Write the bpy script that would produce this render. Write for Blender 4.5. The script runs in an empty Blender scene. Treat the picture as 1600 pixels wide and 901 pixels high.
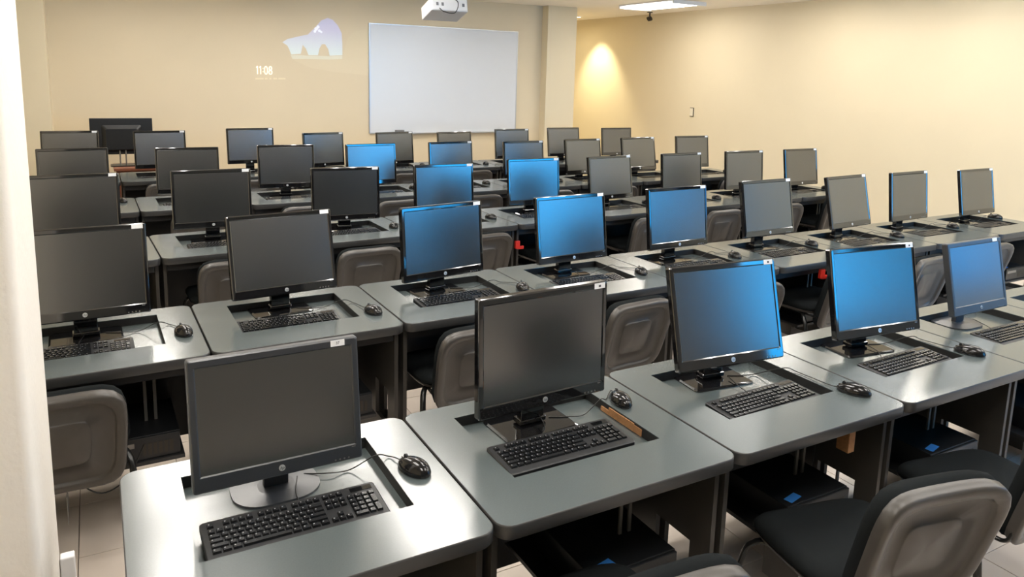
import bpy, bmesh, math, random
from mathutils import Matrix, Vector
random.seed(7)
PI = math.pi
R = math.radians
COL = bpy.context.scene.collection
S = 0.84                       # metres per desk pitch used while surveying the room
DT = 0.74                      # desk top height
CEIL = 2.94

# ------------------------------------------------------------------ camera
cam_d = bpy.data.cameras.new('camera')
cam_d.sensor_width = 36.0
cam_d.lens = 26.255
cam_d.shift_y = -0.0879
cam_d.clip_start = 0.05
cam = bpy.data.objects.new('camera', cam_d)
COL.objects.link(cam)
_r = Vector((0.87430, -0.48459, 0.02762))
_u = Vector((0.05603, 0.15728, 0.98596))
_f = Vector((0.48214, 0.86048, -0.16467))
_m = Matrix((_r, _u, -_f)).transposed().to_4x4()
_m.translation = Vector((0.0003, -1.51, 1.8811))
cam.matrix_world = _m
bpy.context.scene.camera = cam

# ------------------------------------------------------------------ world, exposure
scn = bpy.context.scene
scn.view_settings.view_transform = 'Standard'
scn.view_settings.look = 'None'
scn.view_settings.gamma = 1.0
scn.view_settings.use_curve_mapping = False
scn.view_settings.exposure = 0.0
w = bpy.data.worlds.new('daylight'); scn.world = w
w.use_nodes = True
bg = w.node_tree.nodes['Background']
bg.inputs['Color'].default_value = (0.10, 0.42, 1.0, 1)
bg.inputs['Strength'].default_value = 3.0

TUBE_W = 5.0                   # watts of each tube's light
TUBE_COL = (1.0, 0.96, 0.89)
def area(name, loc, rot, sx, sy, power, col, spread=180):
    l = bpy.data.lights.new(name, 'AREA'); l.shape = 'RECTANGLE'
    l.size = sx; l.size_y = sy; l.energy = power; l.color = col; l.spread = R(spread)
    o = bpy.data.objects.new(name, l); COL.objects.link(o)
    o.location = loc; o.rotation_euler = rot
    return o
# daylight through the blue-tinted glazing behind the camera
area('window_daylight', (6.55, -3.52, 1.85), (R(90), 0, 0), 3.5, 1.9, 122, (0.055, 0.62, 1.0), 150)
area('side_window_daylight', (8.56, -2.55, 1.85), (R(90), 0, R(90)), 1.2, 1.9, 11, (0.055, 0.62, 1.0), 150)

# ------------------------------------------------------------------ materials
def mat(name, col, rough=0.5, metal=0.0, spec=0.5, ior=None, var=0.0, vscale=20, bump=0.0, bscale=200, coat=0.0, rvar=0.0):
    m = bpy.data.materials.new(name); m.use_nodes = True
    nt = m.node_tree; b = nt.nodes['Principled BSDF']
    b.inputs['Base Color'].default_value = (*col, 1)
    b.inputs['Roughness'].default_value = rough
    b.inputs['Metallic'].default_value = metal
    b.inputs['Specular IOR Level'].default_value = spec
    if ior: b.inputs['IOR'].default_value = ior
    b.inputs['Coat Weight'].default_value = coat
    tc = nt.nodes.new('ShaderNodeTexCoord')
    if var > 0 or rvar > 0:
        n = nt.nodes.new('ShaderNodeTexNoise'); n.inputs['Scale'].default_value = vscale
        n.inputs['Detail'].default_value = 4
        nt.links.new(tc.outputs['Object'], n.inputs['Vector'])
        if var > 0:
            mx = nt.nodes.new('ShaderNodeMix'); mx.data_type = 'RGBA'
            mx.inputs[6].default_value = (*[c*(1-var) for c in col], 1)
            mx.inputs[7].default_value = (*[min(1, c*(1+var)) for c in col], 1)
            nt.links.new(n.outputs['Fac'], mx.inputs[0])
            nt.links.new(mx.outputs[2], b.inputs['Base Color'])
        if rvar > 0:
            mr = nt.nodes.new('ShaderNodeMapRange')
            mr.inputs['From Min'].default_value = .3; mr.inputs['From Max'].default_value = .7
            mr.inputs['To Min'].default_value = rough-rvar; mr.inputs['To Max'].default_value = rough+rvar
            nt.links.new(n.outputs['Fac'], mr.inputs['Value'])
            nt.links.new(mr.outputs['Result'], b.inputs['Roughness'])
    if bump > 0:
        n2 = nt.nodes.new('ShaderNodeTexNoise'); n2.inputs['Scale'].default_value = bscale
        n2.inputs['Detail'].default_value = 3
        bp = nt.nodes.new('ShaderNodeBump'); bp.inputs['Strength'].default_value = bump
        bp.inputs['Distance'].default_value = 0.002
        nt.links.new(tc.outputs['Object'], n2.inputs['Vector'])
        nt.links.new(n2.outputs['Fac'], bp.inputs['Height'])
        nt.links.new(bp.outputs['Normal'], b.inputs['Normal'])
    return m
def emit(name, col, s):
    m = bpy.data.materials.new(name); m.use_nodes = True
    b = m.node_tree.nodes['Principled BSDF']
    b.inputs['Base Color'].default_value = (*col, 1)
    b.inputs['Emission Color'].default_value = (*col, 1); b.inputs['Emission Strength'].default_value = s
    return m
M = {}
M['wall'] = mat('cream_wall_paint', (0.75, 0.66, 0.475), 0.55, var=.03, vscale=2, bump=.15, bscale=60)
M['wall_front'] = mat('cream_wall_paint_front', (0.76, 0.65, 0.46), 0.55, var=.03, vscale=2, bump=.15, bscale=60)
M['wall_back'] = mat('grey_rear_wall_paint', (0.20, 0.20, 0.19), 0.6, var=.03, vscale=2)
M['column'] = mat('rough_white_column_paint', (0.86, 0.82, 0.76), 0.6, var=.03, vscale=5, bump=.9, bscale=35)
M['ceiling'] = mat('ceiling_paint', (0.93, 0.88, 0.79), 0.8, var=.02, vscale=2)
M['grout'] = mat('tile_grout', (0.22, 0.19, 0.16), 0.8, var=.1)
M['tile'] = mat('beige_floor_tile', (0.66, 0.58, 0.51), 0.22, var=.07, vscale=6, bump=.05, bscale=40)
M['top'] = mat('grey_desk_laminate', (0.085, 0.105, 0.108), 0.19, spec=.8, ior=1.75, var=.10, vscale=220, bump=.04, bscale=350, rvar=.015)
M['edge'] = mat('shaded_grey_desk_edge', (0.045, 0.045, 0.045), 0.38, var=.1, vscale=40)  # same grey laminate as the top, darkened for the shade on the lip
M['carcass'] = mat('dark_desk_board', (0.022, 0.022, 0.023), 0.45, var=.15, vscale=8)
M['side'] = mat('dark_brown_grey_side_board', (0.045, 0.041, 0.036), 0.45, var=.1, vscale=8)
M['well'] = mat('black_recess_board', (0.012, 0.012, 0.012), 0.6, var=.2, vscale=30)
M['chip'] = mat('bare_chipboard', (0.42, 0.21, 0.09), 0.8, var=.35, vscale=90, bump=.5, bscale=150)
M['bar'] = mat('grey_painted_steel_bar', (0.12, 0.115, 0.105), 0.5, var=.1)
M['steel'] = mat('brushed_steel', (0.30, 0.29, 0.28), 0.38, metal=.8, var=.15, vscale=15)
M['gloss'] = mat('glossy_black_plastic', (0.006, 0.006, 0.007), 0.06, spec=.8, ior=1.7, var=.1)
M['matte_bezel'] = mat('matte_blue_black_plastic', (0.020, 0.024, 0.032), 0.35, spec=.8, ior=1.6, var=.1)
M['screen'] = mat('matte_dark_lcd_panel', (0.011, 0.012, 0.012), 0.24, spec=1.0, ior=1.9, var=.05)
M['mouse'] = mat('shiny_black_mouse_plastic', (0.008, 0.008, 0.009), 0.12, spec=.5, var=.1)
M['plastic'] = mat('black_plastic', (0.013, 0.014, 0.016), 0.38, var=.15, vscale=60)
M['key'] = mat('satin_black_keycap', (0.010, 0.011, 0.013), 0.24, ior=1.6, var=.2, vscale=60)
M['legend'] = mat('white_key_print', (0.35, 0.35, 0.36), 0.5)
M['logo'] = mat('silver_badge', (0.75, 0.77, 0.78), 0.25, metal=.6, var=.05)
M['logo_ink'] = mat('dark_badge_letters', (0.03, 0.04, 0.05), 0.4)
M['paper'] = mat('white_paper_label', (0.85, 0.86, 0.88), 0.6, var=.03)
M['ink'] = mat('black_label_print', (0.06, 0.06, 0.07), 0.6)
M['chair_shell'] = mat('dark_grey_chair_plastic', (0.062, 0.056, 0.051), 0.36, var=.08, vscale=30, bump=.15, bscale=500)
M['fabric'] = mat('black_seat_fabric', (0.010, 0.012, 0.013), 0.9, spec=.1, var=.2, vscale=300, bump=.5, bscale=700)
M['tube'] = mat('black_painted_steel_tube', (0.012, 0.012, 0.012), 0.25, var=.1)
M['blue'] = mat('blue_sticker', (0.05, 0.28, 0.80), 0.4, var=.05)
M['red'] = mat('red_plastic', (0.60, 0.03, 0.02), 0.4, var=.08)
M['white_paint'] = mat('white_enamel', (0.82, 0.82, 0.83), 0.35, var=.02)
M['board'] = mat('white_board_enamel', (0.74, 0.765, 0.80), 0.28, var=.015, vscale=3)
M['alu'] = mat('brushed_aluminium', (0.62, 0.62, 0.62), 0.35, metal=.8, var=.05)
M['grey'] = mat('grey_felt', (0.20, 0.20, 0.21), 0.8, var=.1)
M['projector'] = mat('white_projector_plastic', (0.74, 0.74, 0.76), 0.4, var=.02)
M['wood'] = mat('reddish_brown_wood', (0.26, 0.09, 0.05), 0.4, var=.3, vscale=12)
M['cable'] = mat('black_cable_rubber', (0.012, 0.012, 0.012), 0.4, var=.1)
M['cable_grey'] = mat('grey_cable_rubber', (0.22, 0.21, 0.20), 0.4, var=.1)
M['tube_light'] = emit('lit_fluorescent_tube', (1.0, 0.95, 0.88), 16.0)
M['amber'] = emit('warm_downlight_lens', (1.0, 0.75, 0.4), 8.0)
M['switch'] = mat('ivory_switch_plastic', (0.80, 0.74, 0.60), 0.35, var=.02)
M['dark'] = mat('dark_plastic_edge', (0.03, 0.022, 0.014), 0.4, var=.1)
def glass_mat():
    m = bpy.data.materials.new('blue_tinted_glass'); m.use_nodes = True
    nt = m.node_tree; nt.nodes.clear()
    o = nt.nodes.new('ShaderNodeOutputMaterial'); t = nt.nodes.new('ShaderNodeBsdfTransparent')
    g = nt.nodes.new('ShaderNodeBsdfGlossy'); x = nt.nodes.new('ShaderNodeMixShader'); f = nt.nodes.new('ShaderNodeFresnel')
    t.inputs['Color'].default_value = (0.62, 0.88, 1.0, 1); g.inputs['Roughness'].default_value = .02
    nt.links.new(f.outputs[0], x.inputs[0]); nt.links.new(t.outputs[0], x.inputs[1]); nt.links.new(g.outputs[0], x.inputs[2])
    nt.links.new(x.outputs[0], o.inputs['Surface'])
    return m
M['glass'] = glass_mat()

# ------------------------------------------------------------------ mesh helpers
class MB:
    def __init__(s): s.v = []; s.f = []; s.mi = []; s.sm = []
    def add(s, vs, fs, mi=0, smooth=False):
        b = len(s.v); s.v += [tuple(v) for v in vs]
        for f in fs: s.f.append([b+i for i in f]); s.mi.append(mi); s.sm.append(smooth)
        return s
    def box(s, x0, x1, y0, y1, z0, z1, mi=0, bev=0.0, mx=None):
        if bev <= 0:
            vs = [(x0,y0,z0),(x1,y0,z0),(x1,y1,z0),(x0,y1,z0),(x0,y0,z1),(x1,y0,z1),(x1,y1,z1),(x0,y1,z1)]
            fs = [(0,3,2,1),(4,5,6,7),(0,1,5,4),(1,2,6,5),(2,3,7,6),(3,0,4,7)]
        else:
            bm = bmesh.new(); bmesh.ops.create_cube(bm, size=1)
            for v in bm.verts:
                v.co = Vector(((x0+x1)/2+v.co.x*(x1-x0), (y0+y1)/2+v.co.y*(y1-y0), (z0+z1)/2+v.co.z*(z1-z0)))
            bmesh.ops.bevel(bm, geom=bm.edges[:], offset=bev, segments=2, profile=.5, affect='EDGES')
            bm.verts.index_update()
            vs = [v.co.copy() for v in bm.verts]; fs = [[v.index for v in f.verts] for f in bm.faces]; bm.free()
        if mx is not None: vs = [mx @ Vector(v) for v in vs]
        return s.add(vs, fs, mi)
    def loft(s, rings, mi=0, cap0=True, cap1=True, smooth=True, closed=True):
        n = len(rings[0]); vs = [p for r in rings for p in r]; fs = []
        for i in range(len(rings)-1):
            for j in range(n if closed else n-1):
                k = (j+1) % n
                fs.append((i*n+j, i*n+k, (i+1)*n+k, (i+1)*n+j))
        s.add(vs, fs, mi, smooth)
        if cap0: s.add(rings[0], [list(range(n))[::-1]], mi)
        if cap1: s.add(rings[-1], [list(range(n))], mi)
        return s
    def tube(s, pts, r, n=8, mi=0, ry=None, caps=True):
        pts = [Vector(p) for p in pts]; rings = []; ry = ry or r
        t = (pts[1]-pts[0]).normalized(); up = Vector((0,0,1)) if abs(t.z) < .9 else Vector((1,0,0))
        a = t.cross(up).normalized()
        for i, p in enumerate(pts):
            if i == 0: t = pts[1]-pts[0]
            elif i == len(pts)-1: t = pts[-1]-pts[-2]
            else: t = (pts[i+1]-pts[i]).normalized()+(pts[i]-pts[i-1]).normalized()
            t.normalize(); a = (a-t*a.dot(t)).normalized(); b = t.cross(a)
            rings.append([p+a*math.cos(2*PI*k/n)*r+b*math.sin(2*PI*k/n)*ry for k in range(n)])
        return s.loft(rings, mi, caps, caps)
    def disc(s, c, r, n, axis, t, mi=0):
        a = Vector(axis).normalized(); u = a.orthogonal().normalized(); v = a.cross(u); c = Vector(c)
        r0 = [c+u*math.cos(2*PI*k/n)*r+v*math.sin(2*PI*k/n)*r for k in range(n)]
        return s.loft([r0, [p+a*t for p in r0]], mi, smooth=False)
    def mesh(s, name, mats):
        me = bpy.data.meshes.new(name); me.from_pydata(s.v, [], s.f)
        for m in (mats if isinstance(mats, (list, tuple)) else [mats]): me.materials.append(m)
        me.polygons.foreach_set('material_index', s.mi)
        me.polygons.foreach_set('use_smooth', s.sm)
        me.update()
        return me
def smooth_pts(pts, n=6):
    P = [Vector(p) for p in pts]; out = []
    for i in range(len(P)-1):
        p0 = P[max(0, i-1)]; p1 = P[i]; p2 = P[i+1]; p3 = P[min(len(P)-1, i+2)]
        for k in range(n):
            t = k/n
            out.append(.5*((2*p1)+(p2-p0)*t+(2*p0-5*p1+4*p2-p3)*t*t+(3*p1-p0-3*p2+p3)*t**3))
    out.append(P[-1]); return out
def obj(name, me, parent=None, m=None):
    o = bpy.data.objects.new(name, me); COL.objects.link(o)
    if parent is not None: o.parent = parent
    if m is not None: o.matrix_local = m
    return o
def thing(name, label, cat, loc=(0,0,0), rz=0.0, group=None, me=None):
    o = bpy.data.objects.new(name, me); COL.objects.link(o)
    o.location = loc; o.rotation_euler = (0, 0, rz)
    o['label'] = label; o['category'] = cat
    if group: o['group'] = group
    return o
def struct(name, me, parent=None, loc=None):
    o = obj(name, me, parent)
    if loc: o.location = loc
    o['kind'] = 'structure'
    return o
def text_mesh(body, size, depth, m, italic=0.0, width=None):
    cu = bpy.data.curves.new('lettering', 'FONT'); cu.body = body; cu.size = size; cu.extrude = depth
    cu.align_x = 'CENTER'; cu.align_y = 'CENTER'; cu.shear = italic; cu.resolution_u = 3
    o = bpy.data.objects.new('lettering', cu); COL.objects.link(o)
    bpy.context.view_layer.update()
    me = bpy.data.meshes.new_from_object(o.evaluated_get(bpy.context.evaluated_depsgraph_get()))
    bpy.data.objects.remove(o); me.materials.clear(); me.materials.append(m)
    return me
def bx(name, x0, x1, y0, y1, z0, z1, m, bev=0.0): return MB().box(x0,x1,y0,y1,z0,z1,0,bev).mesh(name, m)
def T(x, y, z): return Matrix.Translation((x, y, z))
def rot(a, ax): return Matrix.Rotation(a, 4, ax)

# ------------------------------------------------------------------ room shell
XL, XR = -1.25, 8.36           # side walls
YF, YB, YR = 8.82, -3.30, 11.60  # front (board) wall, rear wall, end of the recess on the right
PX0, PX1, PY0 = 6.25, 6.79, 8.652   # right pillar
fl = struct('floor', bx('floor', XL-.2, XR+.2, YB-.2, YR+.2, -.12, -.008, M['grout']))
TS = .40; tile_me = MB().box(.0015, TS-.0015, .0015, TS-.0015, -.009, 0, 0, .0012).mesh('tile', M['tile'])
single = []; rest = MB()
for i in range(int((XR-XL)/TS)+1):
    for j in range(int((YR-YB)/TS)+1):
        x = XL+i*TS-.1; y = YB+j*TS+.05
        cx, cy = x+TS/2, y+TS/2
        d = math.hypot(cx-1.6, (cy+.2)*1.0)
        single.append((d, x, y))
single.sort()
for k, (d, x, y) in enumerate(single):
    if k < 290: obj('tile', tile_me, fl, T(x, y, 0))
    else: rest.box(x+.0015, x+TS-.0015, y+.0015, y+TS-.0015, -.009, 0)
o = obj('tiling', rest.mesh('tiling', M['tile']), fl); o['kind'] = 'stuff'
struct('ceiling', bx('ceiling', XL-.2, XR+.2, YB-.2, YR+.2, CEIL, CEIL+.12, M['ceiling']))
struct('wall_left', bx('wall_left', XL-.15, XL, YB-.15, YF+.15, -.008, CEIL, M['wall']))
struct('wall_front', bx('wall_front', XL, PX0+.02, YF, YF+.15, -.008, CEIL, M['wall_front']))
SY0, SY1 = -3.15, -1.95
wr = MB()
wr.box(XR, XR+.15, SY1, YR+.15, -.008, CEIL); wr.box(XR, XR+.15, YB-.15, SY0, -.008, CEIL)
wr.box(XR, XR+.15, SY0, SY1, -.008, .95); wr.box(XR, XR+.15, SY0, SY1, 2.75, CEIL)
struct('wall_right', wr.mesh('wall_right', M['wall']))
sf = MB()
for q in (SY0, SY1-.05): sf.box(XR+.04, XR+.10, q, q+.05, .95, 2.75)
sf.box(XR+.04, XR+.10, SY0, SY1, .95, 1.0); sf.box(XR+.04, XR+.10, SY0, SY1, 2.70, 2.75)
win2 = struct('window_2', sf.mesh('window_2', M['alu']))
obj('pane', bx('pane', XR+.068, XR+.073, SY0+.05, SY1-.05, 1.0, 2.70, M['glass']), win2)
struct('wall_recess', bx('wall_recess', PX1-.3, XR, YR, YR+.15, -.008, CEIL, M['wall']))
struct('pillar_right', bx('pillar_right', PX0, PX1, PY0, YR, -.008, CEIL, M['wall'], .004))
struct('pillar_left', bx('pillar_left', XL, -.43, 8.40, YF+.01, -.008, CEIL, M['wall'], .004))
# rear wall with the glazed opening
WX0, WX1, WZ0, WZ1 = 4.85, 8.26, .95, 2.75
wb = MB()
wb.box(XL, WX0, YB-.15, YB, -.008, CEIL); wb.box(WX1, XR, YB-.15, YB, -.008, CEIL)
wb.box(WX0, WX1, YB-.15, YB, -.008, WZ0); wb.box(WX0, WX1, YB-.15, YB, WZ1, CEIL)
struct('wall_back', wb.mesh('wall_back', M['wall_back']))
fr = MB()
for k in range(4):
    x = WX0+(WX1-WX0-.05)*k/3; fr.box(x, x+.05, YB-.10, YB-.04, WZ0, WZ1)
fr.box(WX0, WX1, YB-.10, YB-.04, WZ0, WZ0+.05); fr.box(WX0, WX1, YB-.10, YB-.04, WZ1-.05, WZ1)
win = struct('window_1', fr.mesh('window_1', M['alu']))
for k in range(3):
    x = WX0+(WX1-WX0-.05)*k/3+.05
    obj('pane', bx('pane', x, x+(WX1-WX0-.05)/3-.05, YB-.075, YB-.070, WZ0+.05, WZ1-.05, M['glass']), win)
# near column on the left, with rounded corners
def rrect(x0, x1, y0, y1, r, z, n=5):
    out = []
    for cx, cy, a0 in ((x1-r, y0+r, -90), (x1-r, y1-r, 0), (x0+r, y1-r, 90), (x0+r, y0+r, 180)):
        for k in range(n+1):
            a = R(a0+90*k/n); out.append((cx+r*math.cos(a), cy+r*math.sin(a), z))
    return out
struct('near_column', MB().loft([rrect(-.75, -.168, .385, .95, .022, -.008), rrect(-.75, -.168, .385, .95, .022, CEIL)]).mesh('near_column', M['column']))
struct('trim_1', bx('cable_trunking', -.166, -.128, .90, .935, 0, .41, M['white_paint'], .004))

# ------------------------------------------------------------------ ceiling lights
fx = MB()
W2, L2 = .30, .61
fx.box(-W2, W2, -L2, L2, -.006, -.001)
for s_ in (-1, 1):
    fx.box(s_*W2-(.02 if s_ > 0 else 0), s_*W2+(0 if s_ > 0 else .02), -L2, L2, -.018, -.001)
    fx.box(-W2, W2, s_*L2-(.02 if s_ > 0 else 0), s_*L2+(0 if s_ > 0 else .02), -.055, -.001)
frame_me = fx.mesh('light_frame', M['white_paint'])
tube_me = MB().tube([(0,-.57,0),(0,.57,0)], .014, 10).mesh('tube', M['tube_light'])
lou = MB()
for k in range(9): y = -.52+k*.13; lou.box(-.28, .28, y-.001, y+.001, -.022, -.008)
lou_me = lou.mesh('louvre', M['alu'])
LX = [.42, 2.03, 3.75, 5.48, 7.27]; LY = [7.20, 4.80, 3.15, 1.13, -.90]
ordx = ['leftmost', 'second from left', 'middle', 'second from right', 'rightmost']; ordy = ['first row from the whiteboard', 'second row from the whiteboard', 'third row from the whiteboard', 'fourth row from the whiteboard', 'last row behind the camera']
for j, ly in enumerate(LY):
    for i, lx in enumerate(LX):
        if i == 3 and j == 0: ly = 6.3
        else: ly = LY[j]
        seen = (i == 4 and j == 0)
        if i in (2, 3) and j in (1, 2): continue      # no lights over the projector beam
        t = thing('ceiling_light', 'lit fluorescent ceiling light above the far right desks near the projector' if seen else
                  'lit fluorescent ceiling light, %s in the %s' % (ordx[i], ordy[j]), 'ceiling light', (lx, ly, CEIL), 0, 'fluorescent ceiling lights')
        obj('frame', frame_me, t)
        for k in (-.17, 0, .17):
            obj('tube', tube_me, t, T(k, 0, -.038))
            area('tube_lamp', (lx+k, ly, CEIL-.058), (0, 0, 0), .035, 1.12, TUBE_W, TUBE_COL, 165)
        obj('louvre', lou_me, t)
# warm downlight in the recess behind the pillar
t = thing('downlight', 'warm round downlight in the recess beside the right wall', 'downlight', (7.80, 10.15, CEIL))
obj('ring', MB().disc((0,0,-.012), .075, 24, (0,0,1), .011).mesh('ring', M['white_paint']), t)
obj('lens', MB().disc((0,0,-.014), .055, 24, (0,0,1), .003).mesh('lens', M['amber']), t)
sp = bpy.data.lights.new('downlight_beam', 'SPOT'); sp.energy = 210; sp.color = (1.0, .88, .60); sp.spot_size = R(80); sp.spot_blend = .7; sp.shadow_soft_size = .05
so = bpy.data.objects.new('downlight_beam', sp); COL.objects.link(so); so.location = (7.80, 10.15, CEIL-.03); so.rotation_euler = (0, R(-16), 0)
area('recess_lamp', (7.35, 10.6, CEIL-.03), (0, 0, 0), .5, .5, 14, (1.0, .88, .62), 170)
t = thing('recess_light', 'round ceiling light hidden behind the right pillar', 'ceiling light', (7.35, 10.6, CEIL))
obj('rim', MB().disc((0,0,-.02), .2, 28, (0,0,1), .019).mesh('rim', M['white_paint']), t)

# ------------------------------------------------------------------ desks
ROWS = {1: (0.0, 0.0, 0.0, 1.0), 2: (-0.5611, 1.8315, 0.0134, 0.9882), 3: (-0.6398, 3.8279, 0.0433, 0.9974),
        4: (-0.6805, 5.8038, 0.0132, 0.9998), 5: (-0.7763, 7.8534, 0.0, 1.0)}
NDESK = {1: 6, 2: 9, 3: 9, 4: 9, 5: 9}
DD = .8516*S                   # desk depth
WA, WC = .1834*S, .1814*S      # recess side margins
WF, WB_ = .2416*S, .7375*S     # recess front and back
WD = .036                      # recess depth
def make_desk_meshes(Wd):
    g = .0025; r = .045; t = .042
    def ring(ins, z): return rrect(g+ins, Wd-g-ins, ins, DD-ins, r-ins*.5, z, 5)
    prof = [(.003, 0.0), (.0008, -.0015), (0, -.005), (0, -t+.006), (.004, -t)]
    inner = [(Wd-WC, WF, 0), (Wd-WC, WB_, 0), (WA, WB_, 0), (WA, WF, 0)]
    m = MB(); o0 = ring(*prof[0]); n = 6
    vs = o0+inner; fs = []; N = len(o0)
    for c in range(4):
        for k in range(n-1): fs.append((c*n+k, c*n+k+1, N+c))
        a = c*n+n-1; b = ((c+1) % 4)*n; fs.append((a, b, N+(c+1) % 4, N+c))
    m.add(vs, fs, 0)
    m.loft([ring(*p) for p in prof[::-1]][:-1] + [o0], 1, cap0=True, cap1=False, smooth=True)
    # thin laminate lip round the recess
    inl = [Vector(p) for p in inner]; m.loft([[p+Vector((0,0,-.003)) for p in inl], inl], 0, False, False, False)
    top = m.mesh('desktop', [M['top'], M['edge']])
    wl = MB(); i2 = [Vector(p)+Vector((0,0,-.003)) for p in inner]
    wl.loft([i2, [p+Vector((0,0,-WD+.003)) for p in i2]], 0, False, False, False)
    wall_ = wl.mesh('recess_wall', M['well'])
    tray = MB().box(WA, Wd-WC, WF, WB_, -WD-.012, -WD).mesh('recess_floor', M['top'])
    sp_ = MB()          # board with a square opening, added so the bright floor shows through
    sp_.box(-.009, .009, .07, DD-.05, -.37, -t-.0005); sp_.box(-.009, .009, .07, .16, -.555, -.37); sp_.box(-.009, .009, .33, DD-.05, -.555, -.37); sp_.box(-.009, .009, .07, DD-.05, -DT, -.555)
    side = sp_.mesh('side_panel', M['side'])
    mod = bx('modesty_panel', .035, Wd-.035, DD-.105, DD-.087, -DT+.13, -t-.0005, M['carcass'])
    apron = bx('apron', .035, Wd-.035, .075, .093, -t-.055, -t-.0005, M['carcass'])
    shelf = bx('processor_shelf', .38*Wd, .87*Wd, .10, DD-.12, -DT+.275, -DT+.29, M['carcass'])
    bar = bx('hanging_bar', -.006, .006, -.004, .004, -.45, -t-.0005, M['bar'])
    brk = bx('steel_bracket', 0, .15, -.001, .001, -.11, 0, M['steel'])
    return dict(top=top, wall=wall_, tray=tray, side=side, mod=mod, apron=apron, shelf=shelf, bar=bar, brk=brk)
DMESH = {r: make_desk_meshes(ROWS[r][3]*S) for r in ROWS}
RN = {1: 'nearest row', 2: 'second row', 3: 'third row', 4: 'fourth row', 5: 'row nearest the whiteboard'}
def ordn(k, n):
    return {1: 'leftmost', 2: 'second from left', 3: 'third from left', 4: 'fourth from left', 5: 'fifth from left', 6: 'sixth from left',
            7: 'third from right', 8: 'second from right', 9: 'rightmost'}[k] if n == 9 else \
           {1: 'leftmost', 2: 'second from left', 3: 'third from left', 4: 'fourth from left', 5: 'fifth from left', 6: 'rightmost'}[k]
def rpt(r, k, lx, ly):         # metres, local desk coords
    x, y, an, W = ROWS[r]; X = (k-1)*W*S+lx; 
    return (x*S+X*math.cos(an)-ly*math.sin(an), y*S+X*math.sin(an)+ly*math.cos(an))
for r in ROWS:
    Wd = ROWS[r][3]*S; dm = DMESH[r]
    for k in range(1, NDESK[r]+1):
        p = rpt(r, k, 0, 0)
        note = {(1,1): ' with light streaks on its corner', (1,2): ' with bare chipboard in its recess'}.get((r, k), ' with recessed keyboard well')
        if r == 1 and k == 6: note = ' at the right frame edge'
        d = thing('computer_desk', 'grey computer desk%s, %s, %s' % (note, ordn(k, NDESK[r]), RN[r]), 'desk', (p[0], p[1], DT), ROWS[r][2], 'grey computer desks')
        obj('desktop', dm['top'], d); obj('recess_wall', dm['wall'], d); obj('recess_floor', dm['tray'], d)
        obj('side_panel', dm['side'], d, T(.022, 0, 0)); obj('side_panel', dm['side'], d, T(Wd-.022, 0, 0))
        obj('modesty_panel', dm['mod'], d); obj('apron', dm['apron'], d)
        if r <= 3:
            obj('processor_shelf', dm['shelf'], d)
            for q in (.555, .60, .86)[:2 if k % 2 == 0 or r > 1 else 3]: obj('hanging_bar', dm['bar'], d, T((q+.16)*Wd, .27, 0))
            b_ = obj('steel_bracket', dm['brk'], d, T(.36*Wd, .135, -DT+.272) @ rot(R(-90), 'Z') @ rot(0, 'X'))
        if (r, k) == (1, 2):
            c = MB()
            for q, (y0, y1, z0, z1) in enumerate(((.29,.33,-.0345,-.010),(.33,.40,-.0345,-.006),(.40,.47,-.0345,-.007),(.47,.515,-.0345,-.019))):
                c.box(Wd-WC-.003-.0008*q, Wd-WC-.0004, y0, y1, z0, z1)
            o = obj('chipboard_patch', c.mesh('chipboard_patch', M['chip']), d); o['label'] = 'bare brown chipboard in the recess wall'
        if (r, k) == (1, 3):
            c = MB().box(.70*Wd, .74*Wd, .05, .10, -.155, -.0425, 0, .002).mesh('bracket_block', M['chip'])
            o = obj('bracket_block', c, d); o['label'] = 'bare brown chipboard block under the desk front'

# ------------------------------------------------------------------ processors under the desks
cb = MB().box(-.16, .16, 0, .34, 0, .10, 0, .003).mesh('case', M['plastic'])
cf = MB()
cf.box(-.158, .158, -.012, 0, .002, .098, 0, .003)
front_me = cf.mesh('front_bezel', M['plastic'])
slot = MB()
for k in range(6): slot.box(.02+k*.02, .032+k*.02, -.0135, -.0125, .02, .07)
slot_me = slot.mesh('vent', M['dark'])
bay_me = bx('drive_bay', -.14, -.01, -.0135, -.0122, .06, .08, M['steel'])
stick_me = bx('sticker', -.035, .035, -.016, .016, .1, .1006, M['blue'])
for r in (1, 2, 3):
    for k in range(1, NDESK[r]+1):
        if (r, k) in ((3, 4),): pass
        Wd = ROWS[r][3]*S; p = rpt(r, k, .66*Wd, .125)
        c = thing('desktop_computer', 'small black desktop computer under the desk, %s, %s' % (ordn(k, NDESK[r]), RN[r]), 'computer', (p[0], p[1], .2905), ROWS[r][2], 'desktop computers on the desk shelves')
        obj('case', cb, c); fb = obj('front_bezel', front_me, c); obj('vent', slot_me, fb); obj('drive_bay', bay_me, fb)
        obj('sticker', stick_me, c, T(-.095, .035, 0) @ rot(R(12), 'Z'))

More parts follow.
